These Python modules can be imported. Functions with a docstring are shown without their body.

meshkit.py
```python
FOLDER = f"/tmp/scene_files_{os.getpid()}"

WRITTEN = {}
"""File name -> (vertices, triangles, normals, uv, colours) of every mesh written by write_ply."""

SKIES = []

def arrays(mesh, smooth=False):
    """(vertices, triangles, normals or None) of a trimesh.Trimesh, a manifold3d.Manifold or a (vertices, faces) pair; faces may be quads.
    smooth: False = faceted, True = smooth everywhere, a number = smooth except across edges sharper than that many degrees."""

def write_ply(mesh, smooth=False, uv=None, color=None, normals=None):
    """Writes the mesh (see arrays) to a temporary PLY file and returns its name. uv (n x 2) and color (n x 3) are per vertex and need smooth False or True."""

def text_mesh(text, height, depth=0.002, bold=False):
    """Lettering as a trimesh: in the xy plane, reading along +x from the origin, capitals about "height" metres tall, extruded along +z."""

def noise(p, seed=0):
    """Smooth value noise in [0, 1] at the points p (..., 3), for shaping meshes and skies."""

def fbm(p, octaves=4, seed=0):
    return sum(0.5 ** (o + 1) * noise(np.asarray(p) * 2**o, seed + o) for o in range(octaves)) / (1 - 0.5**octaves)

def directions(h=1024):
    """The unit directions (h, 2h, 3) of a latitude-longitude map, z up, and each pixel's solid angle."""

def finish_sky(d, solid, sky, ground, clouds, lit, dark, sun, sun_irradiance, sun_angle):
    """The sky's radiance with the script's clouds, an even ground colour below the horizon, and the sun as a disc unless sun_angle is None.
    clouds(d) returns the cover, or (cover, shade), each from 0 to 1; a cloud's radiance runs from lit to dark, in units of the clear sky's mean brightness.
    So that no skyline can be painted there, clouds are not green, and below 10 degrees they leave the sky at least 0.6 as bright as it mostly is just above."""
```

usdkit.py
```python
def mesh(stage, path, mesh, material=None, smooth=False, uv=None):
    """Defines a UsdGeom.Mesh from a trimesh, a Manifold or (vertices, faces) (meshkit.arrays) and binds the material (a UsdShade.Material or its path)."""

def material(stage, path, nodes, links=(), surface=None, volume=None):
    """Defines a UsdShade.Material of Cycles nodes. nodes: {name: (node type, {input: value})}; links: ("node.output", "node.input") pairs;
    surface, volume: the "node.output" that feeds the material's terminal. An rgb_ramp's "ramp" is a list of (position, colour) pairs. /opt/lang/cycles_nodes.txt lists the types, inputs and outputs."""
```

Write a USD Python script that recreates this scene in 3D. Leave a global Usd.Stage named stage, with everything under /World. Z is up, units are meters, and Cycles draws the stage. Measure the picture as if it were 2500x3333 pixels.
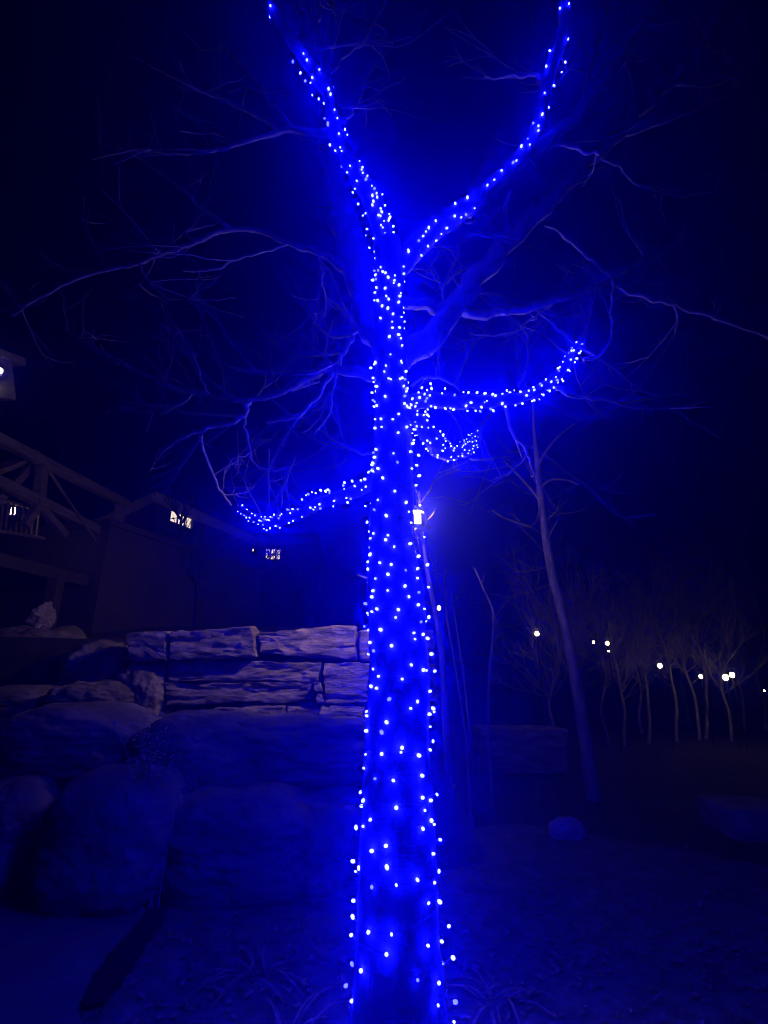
import math, random
import numpy as np
import trimesh
import usdkit, meshkit
from pxr import Usd, UsdGeom, UsdLux, UsdShade, Gf, Sdf

# ------------------------------------------------------------------ stage, camera, sky, added fill light
stage = Usd.Stage.CreateInMemory()
UsdGeom.SetStageUpAxis(stage, 'Z')
UsdGeom.SetStageMetersPerUnit(stage, 1.0)
WORLD = UsdGeom.Xform.Define(stage, '/World')
stage.SetDefaultPrim(WORLD.GetPrim())
UsdGeom.Scope.Define(stage, '/World/Looks')

EYE = np.array([0.0, 0.0, 1.6])
PITCH = math.radians(17.8)
FPX = 1600.0                      # focal length in pixels of the 2500 x 3333 photograph
cam = UsdGeom.Camera.Define(stage, '/World/camera')
cam.CreateFocalLengthAttr(16.0)
cam.CreateHorizontalApertureAttr(25.0)
cam.CreateVerticalApertureAttr(33.33)
cam.CreateClippingRangeAttr(Gf.Vec2f(0.05, 2000.0))
cam.AddTranslateOp().Set(Gf.Vec3d(*EYE))
cam.AddRotateXOp().Set(90.0 + math.degrees(PITCH))
cam.CreateExposureAttr(0.0)

SUN_EL, SUN_ROT = math.radians(2.0), math.radians(150.0)
dome = UsdLux.DomeLight.Define(stage, '/World/sky')
dome.GetPrim().SetCustomDataByKey('kind', 'structure')
sky_mat = usdkit.material(stage, '/World/Looks/night_sky', {
    'sky': ('sky_texture', {'sky_type': 'single_scattering', 'sun_disc': False, 'sun_elevation': SUN_EL, 'sun_rotation': SUN_ROT}),
    'tint': ('mix_color', {'blend_type': 'multiply', 'fac': 1.0, 'b': (0.25, 0.3, 1.0)}),
    'bg': ('background_shader', {'strength': 0.0004})},
    [('sky.color', 'tint.a'), ('tint.result', 'bg.color')], surface='bg.background')
UsdShade.MaterialBindingAPI.Apply(dome.GetPrim()).Bind(sky_mat)
fill = UsdLux.DistantLight.Define(stage, '/World/fill_light')  # added dim pinkish fill from behind the camera
fill.CreateNormalizeAttr(True)
fill.CreateIntensityAttr(0.006)
fill.CreateAngleAttr(8.0)
fill.CreateColorAttr(Gf.Vec3f(1.0, 0.62, 0.7))
fill.AddRotateZOp().Set(-25.0)
fill.AddRotateXOp().Set(55.0)

# strengths of the lamps that the photograph shows lit
LED = (0.0019, 0.0022, 1.0)
LED_STRENGTH = 600.0
HAZE_DENSITY, HAZE_G = 0.032, 0.888
WARM_LAMP = 1800.0
FAR_LAMP = 42.0
FLOOD = 60.0

rng = np.random.default_rng(11)
random.seed(11)

# ------------------------------------------------------------------ helpers
CP, SP = math.cos(PITCH), math.sin(PITCH)
def ray(px, py):
    a, b, c = px - 1250.0, 1666.5 - py, FPX
    return np.array([a, c * CP - b * SP, b * CP + c * SP])
def P(px, py, Y):
    "the point at the distance Y along the view's ground direction"
    d = ray(px, py)
    return EYE + d * (Y / d[1])
def on_plane(px, py, p0, n):
    d = ray(px, py)
    return EYE + d * (np.dot(np.asarray(p0) - EYE, n) / np.dot(d, n))
def G(px, py, z=0.0):
    "where the sight line meets level ground"
    d = ray(px, py)
    return EYE + d * ((z - EYE[2]) / d[2])

used = {}
def numbered(path):
    if path not in used:
        used[path] = 0
        return path
    used[path] += 1
    return f'{path}_{used[path]:03d}'
def custom(prim, label=None, cat=None, group=None, kind=None):
    for k, v in (('label', label), ('category', cat), ('group', group), ('kind', kind)):
        if v:
            prim.SetCustomDataByKey(k, v)
    return prim
def thing(name, label, cat, loc=(0, 0, 0), group=None, kind=None):
    x = UsdGeom.Xform.Define(stage, numbered('/World/' + name))
    x.AddTranslateOp().Set(Gf.Vec3d(*map(float, loc)))
    custom(x.GetPrim(), label, cat, group, kind)
    x.loc = np.array(loc, float)
    return x
def part(parent, name, mesh, mat, smooth=False, label=None, kind=None, origin=None):
    "mesh in world coordinates; parent: an Xform from thing(), or the prim of a part"
    o = parent.loc if hasattr(parent, 'loc') else origin
    v, f = (mesh if isinstance(mesh, tuple) else (np.array(mesh.vertices), np.array(mesh.faces)))
    m = usdkit.mesh(stage, numbered(str(parent.GetPath()) + '/' + name), (np.asarray(v, float) - o, f), mat, smooth)
    custom(m.GetPrim(), label, kind=kind)
    m.loc = o
    return m
def single(name, mesh, mat, label=None, cat=None, group=None, kind=None, smooth=False):
    v, f = (mesh if isinstance(mesh, tuple) else (np.array(mesh.vertices), np.array(mesh.faces)))
    m = usdkit.mesh(stage, numbered('/World/' + name), (v, f), mat, smooth)
    custom(m.GetPrim(), label, cat, group, kind)
    return m

def join(ms):
    V, F, n = [], [], 0
    for v, f in ms:
        V.append(v); F.append(np.asarray(f) + n); n += len(v)
    return np.vstack(V), np.vstack(F)
def resample(pts, n, rad=None):
    pts = np.asarray(pts, float)
    d = np.r_[0, np.cumsum(np.linalg.norm(np.diff(pts, axis=0), axis=1))]
    from scipy.interpolate import PchipInterpolator
    t = np.linspace(0, d[-1], n)
    out = np.stack([PchipInterpolator(d, pts[:, k])(t) for k in range(3)], 1)
    if rad is None:
        return out
    return out, PchipInterpolator(d, np.asarray(rad, float))(t)
def tube(pts, rad, sides=8, cap=True, rough=0.0, seed=0):
    pts = np.asarray(pts, float); n = len(pts)
    rad = np.broadcast_to(np.asarray(rad, float), (n,))
    t = np.gradient(pts, axis=0)
    t /= np.maximum(np.linalg.norm(t, axis=1, keepdims=True), 1e-9)
    up = np.array([0, 0, 1.0]) if abs(t[0][2]) < 0.8 else np.array([1.0, 0, 0])
    u = np.cross(t[0], up); u /= np.linalg.norm(u)
    V = []
    for i in range(n):
        u = u - t[i] * np.dot(u, t[i]); u /= max(np.linalg.norm(u), 1e-9)
        w = np.cross(t[i], u)
        a = np.arange(sides) / sides * 2 * math.pi
        r = rad[i]
        ring = np.cos(a)[:, None] * u + np.sin(a)[:, None] * w
        if rough:
            q = pts[i] + ring * r
            k = 1 + rough * (meshkit.fbm(q * np.array([14, 14, 4.0]), 3, seed) * 2 - 1)
            V.append(pts[i] + ring * r * k[:, None])
        else:
            V.append(pts[i] + ring * r)
    V = np.vstack(V)
    F = []
    for i in range(n - 1):
        for k in range(sides):
            a, b = i * sides + k, i * sides + (k + 1) % sides
            F += [(a, b, b + sides), (a, b + sides, a + sides)]
    if cap:
        c0, c1 = len(V), len(V) + 1
        V = np.vstack([V, pts[0], pts[-1]])
        for k in range(sides):
            F.append((c0, (k + 1) % sides, k))
            F.append((c1, (n - 1) * sides + k, (n - 1) * sides + (k + 1) % sides))
    return V, np.array(F)
def beam(a, b, w, h, up=(0, 0, 1)):
    "a squared timber from a to b"
    a, b = np.asarray(a, float), np.asarray(b, float)
    t = b - a; L = np.linalg.norm(t); t /= L
    up = np.asarray(up, float)
    if abs(np.dot(t, up)) > 0.95:
        up = np.array([0, 1.0, 0])
    s = np.cross(t, up); s /= np.linalg.norm(s)
    u = np.cross(s, t)
    c = min(w, h) * 0.08
    prof = [(-w/2 + c, -h/2), (w/2 - c, -h/2), (w/2, -h/2 + c), (w/2, h/2 - c), (w/2 - c, h/2), (-w/2 + c, h/2), (-w/2, h/2 - c), (-w/2, -h/2 + c)]
    V = np.array([p + s * x + u * z for p in (a, b) for x, z in prof])
    F = []
    for k in range(8):
        j = (k + 1) % 8
        F += [(k, j, 8 + j), (k, 8 + j, 8 + k)]
    for k in range(1, 7):
        F += [(0, k + 1, k), (8, 8 + k, 8 + k + 1)]
    return V, np.array(F)
def box(c, s, rz=0.0):
    m = trimesh.creation.box(s)
    m.apply_transform(trimesh.transformations.rotation_matrix(rz, [0, 0, 1]))
    m.apply_translation(c)
    return np.array(m.vertices), np.array(m.faces)
def rock(c, half, seed, rough=0.12, power=2.6, sub=5, flat=0.0, rz=0.0):
    m = trimesh.creation.icosphere(subdivisions=sub)
    v = np.array(m.vertices)
    q = np.abs(v) ** power
    v = v / (q.sum(1) ** (1 / power))[:, None]
    n = meshkit.fbm(v * 1.7 + seed * 7.3, 5, seed) * 2 - 1
    n2 = np.abs(meshkit.fbm(v * np.array([1.6, 1.6, 5]) + seed, 4, seed + 9) - .5)
    n3 = np.abs(meshkit.fbm(v * 4.5 + seed * 2.2, 4, seed + 19) - .5)
    v = v * (1 + rough * 2.2 * n - rough * 1.6 * n2 - rough * 1.1 * n3)[:, None] * np.asarray(half, float)
    ca, sa = math.cos(rz), math.sin(rz)
    v = v @ np.array([[ca, sa, 0], [-sa, ca, 0], [0, 0, 1]])
    return v + np.asarray(c, float), np.array(m.faces)
def hewn(corners, depth_dir, depth, seed, rough=0.02, n=(18, 6, 4)):
    "a rough-hewn block: four corners of its face (tl, tr, br, bl), pushed back along depth_dir"
    tl, tr, br, bl = [np.asarray(c, float) for c in corners]
    b = trimesh.creation.box((1, 1, 1))
    nx, nz, ny = n
    xs, zs, ys = np.linspace(0, 1, nx), np.linspace(0, 1, nz), np.linspace(0, 1, ny)
    V, F, idx = [], [], {}
    def vid(i, j, k):
        key = (i, j, k)
        if key not in idx:
            x, z, y = xs[i], zs[j], ys[k]
            p = (tl * (1 - x) + tr * x) * (1 - z) + (bl * (1 - x) + br * x) * z + np.asarray(depth_dir) * depth * y
            ctr = (tl + tr + bl + br) / 4 + np.asarray(depth_dir) * depth / 2
            e = sum(a > 0.999 or a < 0.001 for a in (x, z, y))
            if e >= 2:
                p = p + (ctr - p) / np.linalg.norm(ctr - p) * (0.012 if e == 2 else 0.03)
            idx[key] = len(V); V.append(p)
        return idx[key]
    def face(fn, na, nb, flip):
        for a in range(na - 1):
            for c in range(nb - 1):
                q = [fn(a, c), fn(a + 1, c), fn(a + 1, c + 1), fn(a, c + 1)]
                if flip: q = q[::-1]
                F.extend([(q[0], q[1], q[2]), (q[0], q[2], q[3])])
    face(lambda a, c: vid(a, c, 0), nx, nz, True); face(lambda a, c: vid(a, c, ny - 1), nx, nz, False)
    face(lambda a, c: vid(a, 0, c), nx, ny, False); face(lambda a, c: vid(a, nz - 1, c), nx, ny, True)
    face(lambda a, c: vid(0, a, c), nz, ny, True); face(lambda a, c: vid(nx - 1, a, c), nz, ny, False)
    V = np.array(V)
    d = np.stack([meshkit.fbm(V * np.array([3, 3, 9.0]) + seed * 3.1 + k * 17, 4, seed + k) for k in range(3)], 1) * 2 - 1
    d = d + .7 * (np.stack([meshkit.fbm(V * np.array([11, 11, 24.0]) + seed * 1.7 + k * 31, 3, seed + k + 50) for k in range(3)], 1) * 2 - 1)
    crack = np.clip(meshkit.fbm(V * np.array([2.2, 2, 14.0]) + seed, 3, seed + 5) - 0.58, 0, 1)
    V = V + d * rough + np.asarray(depth_dir) * crack[:, None] * 0.2
    return V, np.array(F)

# ------------------------------------------------------------------ materials (base colours)
def noise_mat(name, c0, c1, scale=6.0, rough=0.9, bump=0.4, bscale=None, dist=0.02, stretch=(1, 1, 1), detail=6, spec=0.3, c2=None):
    nodes = {
        'g': ('geometry', {}),
        'm': ('mapping', {'mapping_type': 'point', 'scale': stretch}),
        'n': ('noise_texture', {'scale': scale, 'detail': detail, 'roughness': 0.62}),
        'r': ('rgb_ramp', {'ramp': [(0.3, c0), (0.55, tuple((a + b) / 2 for a, b in zip(c0, c1))), (0.7, c1)] + ([(0.8, c2)] if c2 else [])}),
        'nb': ('noise_texture', {'scale': bscale or scale * 4, 'detail': 8, 'roughness': 0.7}),
        'b': ('bump', {'strength': bump, 'distance': dist}),
        'p': ('principled_bsdf', {'roughness': rough, 'specular_ior_level': spec})}
    links = [('g.position', 'm.vector'), ('m.vector', 'n.vector'), ('m.vector', 'nb.vector'), ('n.fac', 'r.fac'), ('r.color', 'p.base_color'),
             ('nb.fac', 'b.height'), ('b.normal', 'p.normal')]
    return usdkit.material(stage, '/World/Looks/' + name, nodes, links, surface='p.BSDF')
M = {}
M['bark'] = noise_mat('bark', (.11, .105, .107), (.24, .23, .235), 9, .92, .9, 22, .03, (1, 1, .28))
M['twig'] = noise_mat('twig_bark', (.12, .115, .12), (.26, .25, .26), 14, .9, .3, 60, .004)
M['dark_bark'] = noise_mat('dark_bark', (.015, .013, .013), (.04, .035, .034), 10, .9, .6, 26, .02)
M['pale_bark'] = noise_mat('pale_bark', (.12, .105, .105), (.28, .25, .25), 10, .9, .7, 26, .02, (1, 1, .4))
M['stone'] = noise_mat('wall_stone', (.06, .052, .056), (.34, .28, .36), 4.5, .92, 1.0, 24, .04, (.8, .8, 2.6), c2=(.58, .5, .52))
M['boulder'] = noise_mat('boulder_stone', (.07, .06, .055), (.2, .17, .15), 2.2, .93, .7, 14, .04)
M['pale_stone'] = noise_mat('pale_stone', (.22, .19, .17), (.42, .37, .33), 5, .9, .6, 18, .02)
M['bed_lit'] = noise_mat('bed_lit', (.04, .036, .034), (.17, .15, .14), 7, .95, .9, 34, .04)
M['soil'] = noise_mat('soil', (.014, .012, .010), (.04, .033, .028), 5, .95, .8, 30, .04)
M['strip_dark'] = noise_mat('strip_dark', (.006, .005, .004), (.014, .011, .009), 8, .9, .8, 40, .03)
M['path'] = noise_mat('path_asphalt', (.06, .056, .052), (.1, .094, .088), 2.5, .85, .25, 60, .006)
M['bank'] = noise_mat('bank_grass', (.02, .024, .014), (.06, .062, .036), 3, .95, .9, 18, .06)
M['leaf'] = noise_mat('dry_leaf', (.09, .06, .035), (.26, .19, .12), 20, .7, .2, 60, .003)
M['grass'] = noise_mat('dry_grass', (.12, .1, .05), (.34, .28, .16), 15, .8, .1, 60, .002)
M['shrub'] = noise_mat('shrub_leaf', (.16, .15, .1), (.4, .35, .28), 25, .55, .1, 60, .002)
M['timber'] = noise_mat('timber', (.06, .048, .04), (.14, .115, .1), 4, .8, .35, 40, .006, (.6, .6, 6))
M['siding'] = noise_mat('house_siding', (.03, .024, .024), (.055, .045, .042), 1.5, .85, .3, 30, .01, (1, 1, 10))
M['shingle'] = noise_mat('roof_shingle', (.04, .036, .035), (.09, .08, .075), 6, .9, .5, 40, .01)
M['fascia'] = noise_mat('fascia_board', (.26, .22, .19), (.38, .33, .29), 3, .7, .2, 30, .004)
M['wire'] = usdkit.material(stage, '/World/Looks/green_wire', {'p': ('principled_bsdf', {'base_color': (.012, .03, .018), 'roughness': .5})}, surface='p.BSDF')
M['metal'] = noise_mat('dark_metal', (.03, .03, .03), (.055, .052, .05), 20, .45, .1, 60, .001, spec=.5)
M['black'] = usdkit.material(stage, '/World/Looks/black_metal', {'p': ('principled_bsdf', {'base_color': (.006, .006, .006), 'roughness': .7, 'specular_ior_level': .2})}, surface='p.BSDF')
def emit(name, color, strength):
    return usdkit.material(stage, '/World/Looks/' + name, {'e': ('emission', {'color': color, 'strength': strength})}, surface='e.emission')
M['led'] = emit('blue_led', LED, LED_STRENGTH)
M['led_dim'] = emit('blue_led_dim', LED, LED_STRENGTH * .3)
M['warm'] = emit('warm_lamp_glass', (1.0, .62, .1), WARM_LAMP)
M['far'] = emit('far_lamp_glass', (1.0, .72, .16), FAR_LAMP)
M['flood'] = emit('floodlight_glass', (1.0, .88, .74), FLOOD)
M['small'] = emit('small_lamp_glass', (1.0, .6, .3), 40)
M['pane'] = usdkit.material(stage, '/World/Looks/lit_pane', {
    'g': ('geometry', {}), 'n': ('noise_texture', {'scale': 1.3, 'detail': 3}),
    'r': ('rgb_ramp', {'ramp': [(.3, (.5, .36, .26)), (.7, (.85, .68, .5))]}),
    'e': ('emission', {'strength': 2.4})}, [('g.position', 'n.vector'), ('n.fac', 'r.fac'), ('r.color', 'e.color')], surface='e.emission')

# ------------------------------------------------------------------ ground
def sstep(a, b, x):
    t = np.clip((x - a) / (b - a), 0, 1)
    return t * t * (3 - 2 * t)
def ground_z(x, y):
    x, y = np.asarray(x, float), np.asarray(y, float)
    left = 1 - sstep(0.35, 0.95, x)
    z = left * 1.08 * sstep(4.75, 5.15, y)
    z = z + (1 - sstep(0.75, 1.3, x)) * 0.92 * sstep(6.25, 6.6, y)
    z = z + (1 - sstep(-2, 2.5, x)) * 0.55 * sstep(7, 12, y)
    z = z + 0.05 * (meshkit.fbm(np.stack([x * .8, y * .8, x * 0], -1), 3, 4) - .5) * sstep(2.5, 5, np.hypot(x, y))
    return z
gx = np.unique(np.r_[np.linspace(-10, 10, 161), np.linspace(-150, -10, 30), np.linspace(10, 150, 30)])
gy = np.unique(np.r_[np.linspace(-2, 16, 181), np.linspace(-60, -2, 15), np.linspace(16, 220, 40)])
GX, GY = np.meshgrid(gx, gy)
GV = np.stack([GX, GY, ground_z(GX, GY)], -1).reshape(-1, 3)
a = (np.arange(len(gy) - 1)[:, None] * len(gx) + np.arange(len(gx) - 1)).ravel()
GF = np.vstack([np.stack([a, a + 1, a + 1 + len(gx)], 1), np.stack([a, a + 1 + len(gx), a + len(gx)], 1)])
single('ground', (GV, GF), M['soil'], kind='structure', smooth=True)
# pale path in the left foreground, 4 mm above the soil
def sheet(poly, z, n_edge=0):
    from shapely.geometry import Polygon
    v, f = trimesh.creation.triangulate_polygon(Polygon(poly), engine='earcut')
    v = np.asarray(v); f = np.asarray(f)
    return np.c_[v, np.full(len(v), z) if np.ndim(z) == 0 else z], f
def ragged(poly, amp, seed):
    poly = np.asarray(poly, float); out = []; g = np.random.default_rng(seed)
    for a, b in zip(poly, np.roll(poly, -1, axis=0)):
        n = int(min(40, max(1, np.linalg.norm(b - a) / .05)))
        for k in range(n):
            out.append(tuple(a + (b - a) * k / n + g.normal(0, amp, 2)))
    return out
edge = [tuple(G(x, y)[:2]) for x, y in [(-700, 2840), (-60, 2852), (110, 2868), (230, 2893), (330, 2925), (430, 2948), (490, 2958), (462, 3008), (395, 3080), (335, 3150), (285, 3230), (255, 3310), (235, 3420), (225, 3700), (-900, 3700)]]
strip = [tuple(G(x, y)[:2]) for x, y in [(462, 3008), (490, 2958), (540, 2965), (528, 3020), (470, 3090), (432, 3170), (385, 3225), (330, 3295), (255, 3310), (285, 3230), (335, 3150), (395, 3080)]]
single('dark_strip', sheet(ragged(strip, .009, 2), 0.034), M['strip_dark'], kind='structure')  # very dark ragged strip along the path edge
bed = [tuple(G(x, y)[:2]) for x, y in [(500, 2962), (620, 2930), (800, 2900), (1000, 2870), (1200, 2780), (1450, 2700), (1700, 2690), (2000, 2740), (2350, 2800), (2600, 2850), (3000, 3000), (3300, 3500), (2600, 4600), (225, 4600), (235, 3420), (262, 3318), (335, 3300), (388, 3228), (436, 3172), (474, 3092), (532, 3022), (542, 2968)]]
single('lit_bed', sheet(ragged(bed, .006, 3), 0.026), M['bed_lit'], kind='structure')  # planting bed, toned lighter than the soil for the glow near the tree
single('path', sheet(ragged(edge, .007, 1), 0.030), M['path'], kind='structure')

# ------------------------------------------------------------------ the lit tree
TY = 2.6
def pts3(lst):
    return np.array([P(x, y, Y) for x, y, Y, _ in lst]), np.array([w * 0.5 * Y / ray(x, y)[1] * np.linalg.norm([1, 0]) for x, y, Y, w in lst])
# control points: pixel x, pixel y, distance, width in pixels at that place
TRUNK = [(1303, 3600, 2.6, 390), (1302, 3333, 2.6, 318), (1297, 3000, 2.6, 270), (1292, 2600, 2.6, 226), (1297, 2200, 2.6, 196), (1290, 1960, 2.6, 184), (1274, 1720, 2.6, 138), (1276, 1600, 2.6, 136),
         (1281, 1400, 2.6, 120), (1272, 1200, 2.6, 100), (1266, 1000, 2.6, 94), (1268, 860, 2.6, 92), (1262, 800, 2.62, 92)]
LIMBS = {
 'left_up': [(1262, 850, 2.62, 84), (1248, 780, 2.62, 74), (1225, 690, 2.62, 78), (1180, 590, 2.6, 74), (1125, 500, 2.57, 62), (1092, 420, 2.54, 58), (1075, 330, 2.5, 50), (1040, 250, 2.46, 56), (990, 180, 2.42, 60), (930, 105, 2.38, 40), (880, 20, 2.34, 34), (850, -80, 2.3, 26)],
 'right_up': [(1285, 900, 2.62, 84), (1340, 815, 2.62, 86), (1420, 740, 2.62, 84), (1520, 670, 2.6, 82), (1630, 575, 2.58, 76), (1710, 480, 2.55, 66), (1755, 395, 2.5, 54), (1773, 310, 2.46, 48), (1795, 215, 2.42, 50), (1835, 110, 2.38, 48), (1840, 10, 2.34, 50), (1838, -80, 2.3, 40)],
 'left_low': [(1245, 1490, 2.62, 56), (1222, 1560, 2.7, 58), (1150, 1600, 2.9, 54), (1060, 1630, 3.2, 48), (980, 1668, 3.6, 44), (905, 1700, 4.05, 40), (850, 1692, 4.4, 34), (782, 1655, 4.9, 22)],
 'right_mid': [(1320, 1330, 2.66, 62), (1390, 1305, 2.72, 64), (1480, 1308, 2.8, 56), (1580, 1306, 2.9, 54), (1690, 1292, 3.0, 44), (1775, 1255, 3.1, 40), (1830, 1205, 3.2, 36), (1865, 1140, 3.3, 30), (1890, 1105, 3.35, 18), (1915, 1060, 3.4, 9), (1925, 1000, 3.45, 4)],
 'loop': [(1322, 1350, 2.55, 52), (1366, 1370, 2.5, 60), (1392, 1420, 2.55, 66), (1425, 1462, 2.85, 60), (1470, 1478, 3.3, 50), (1515, 1462, 3.8, 54), (1548, 1432, 4.3, 46), (1560, 1400, 4.6, 26), (1580, 1366, 4.9, 12), (1612, 1340, 5.2, 4)],
}
UNLIT = [
 # big unlit limbs behind
 [(1270, 1160, 2.75, 110), (1225, 1020, 2.95, 130), (1170, 880, 3.15, 110), (1125, 740, 3.3, 84), (1090, 600, 3.4, 66), (1066, 460, 3.45, 52), (1052, 330, 3.5, 38), (1060, 180, 3.5, 28), (1085, 40, 3.5, 20), (1095, -60, 3.5, 14)],
 [(1290, 1180, 2.75, 90), (1390, 1100, 2.85, 78), (1480, 995, 2.95, 64), (1560, 890, 3.05, 62), (1650, 790, 3.15, 58), (1750, 690, 3.2, 54), (1850, 590, 3.25, 48), (1950, 490, 3.3, 40), (2090, 360, 3.35, 32), (2230, 220, 3.4, 26), (2370, 20, 3.45, 18), (2420, -80, 3.5, 12)],
 [(1290, 990, 2.7, 40), (1370, 988, 2.85, 36), (1470, 1006, 2.95, 36), (1570, 1020, 3.1, 32), (1690, 1004, 3.2, 28), (1780, 984, 3.25, 24), (1880, 955, 3.3, 19), (1980, 915, 3.35, 14), (2080, 850, 3.4, 9), (2160, 770, 3.45, 5)],
 [(1700, 520, 2.62, 46), (1800, 440, 2.72, 40), (1890, 360, 2.8, 34), (1975, 260, 2.86, 28), (2060, 140, 2.92, 22), (2150, 10, 3.0, 16), (2190, -60, 3.05, 12)],
 [(1250, 1226, 2.72, 34), (1140, 1212, 2.85, 32), (1060, 1196, 2.95, 28), (1000, 1230, 3.05, 22), (942, 1270, 3.1, 18), (870, 1292, 3.2, 15), (805, 1304, 3.25, 15), (740, 1300, 3.3, 13), (640, 1279, 3.4, 12), (527, 1243, 3.5, 11), (377, 1172, 3.6, 10), (286, 1118, 3.7, 8), (205, 1066, 3.8, 5)],
 [(1170, 905, 3.1, 46), (1100, 860, 3.15, 30), (1040, 828, 3.2, 22), (934, 790, 3.25, 17), (840, 752, 3.3, 15), (752, 744, 3.3, 15), (640, 791, 3.35, 13), (527, 829, 3.4, 11), (430, 862, 3.45, 10), (301, 890, 3.5, 9), (151, 957, 3.55, 7), (38, 1030, 3.6, 5)],
 [(1078, 440, 2.6, 26), (1000, 432, 2.7, 22), (889, 432, 2.8, 15), (800, 464, 2.85, 12), (700, 490, 2.9, 10), (580, 500, 3.0, 8), (420, 490, 3.1, 6), (300, 520, 3.2, 4)],
]
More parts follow.
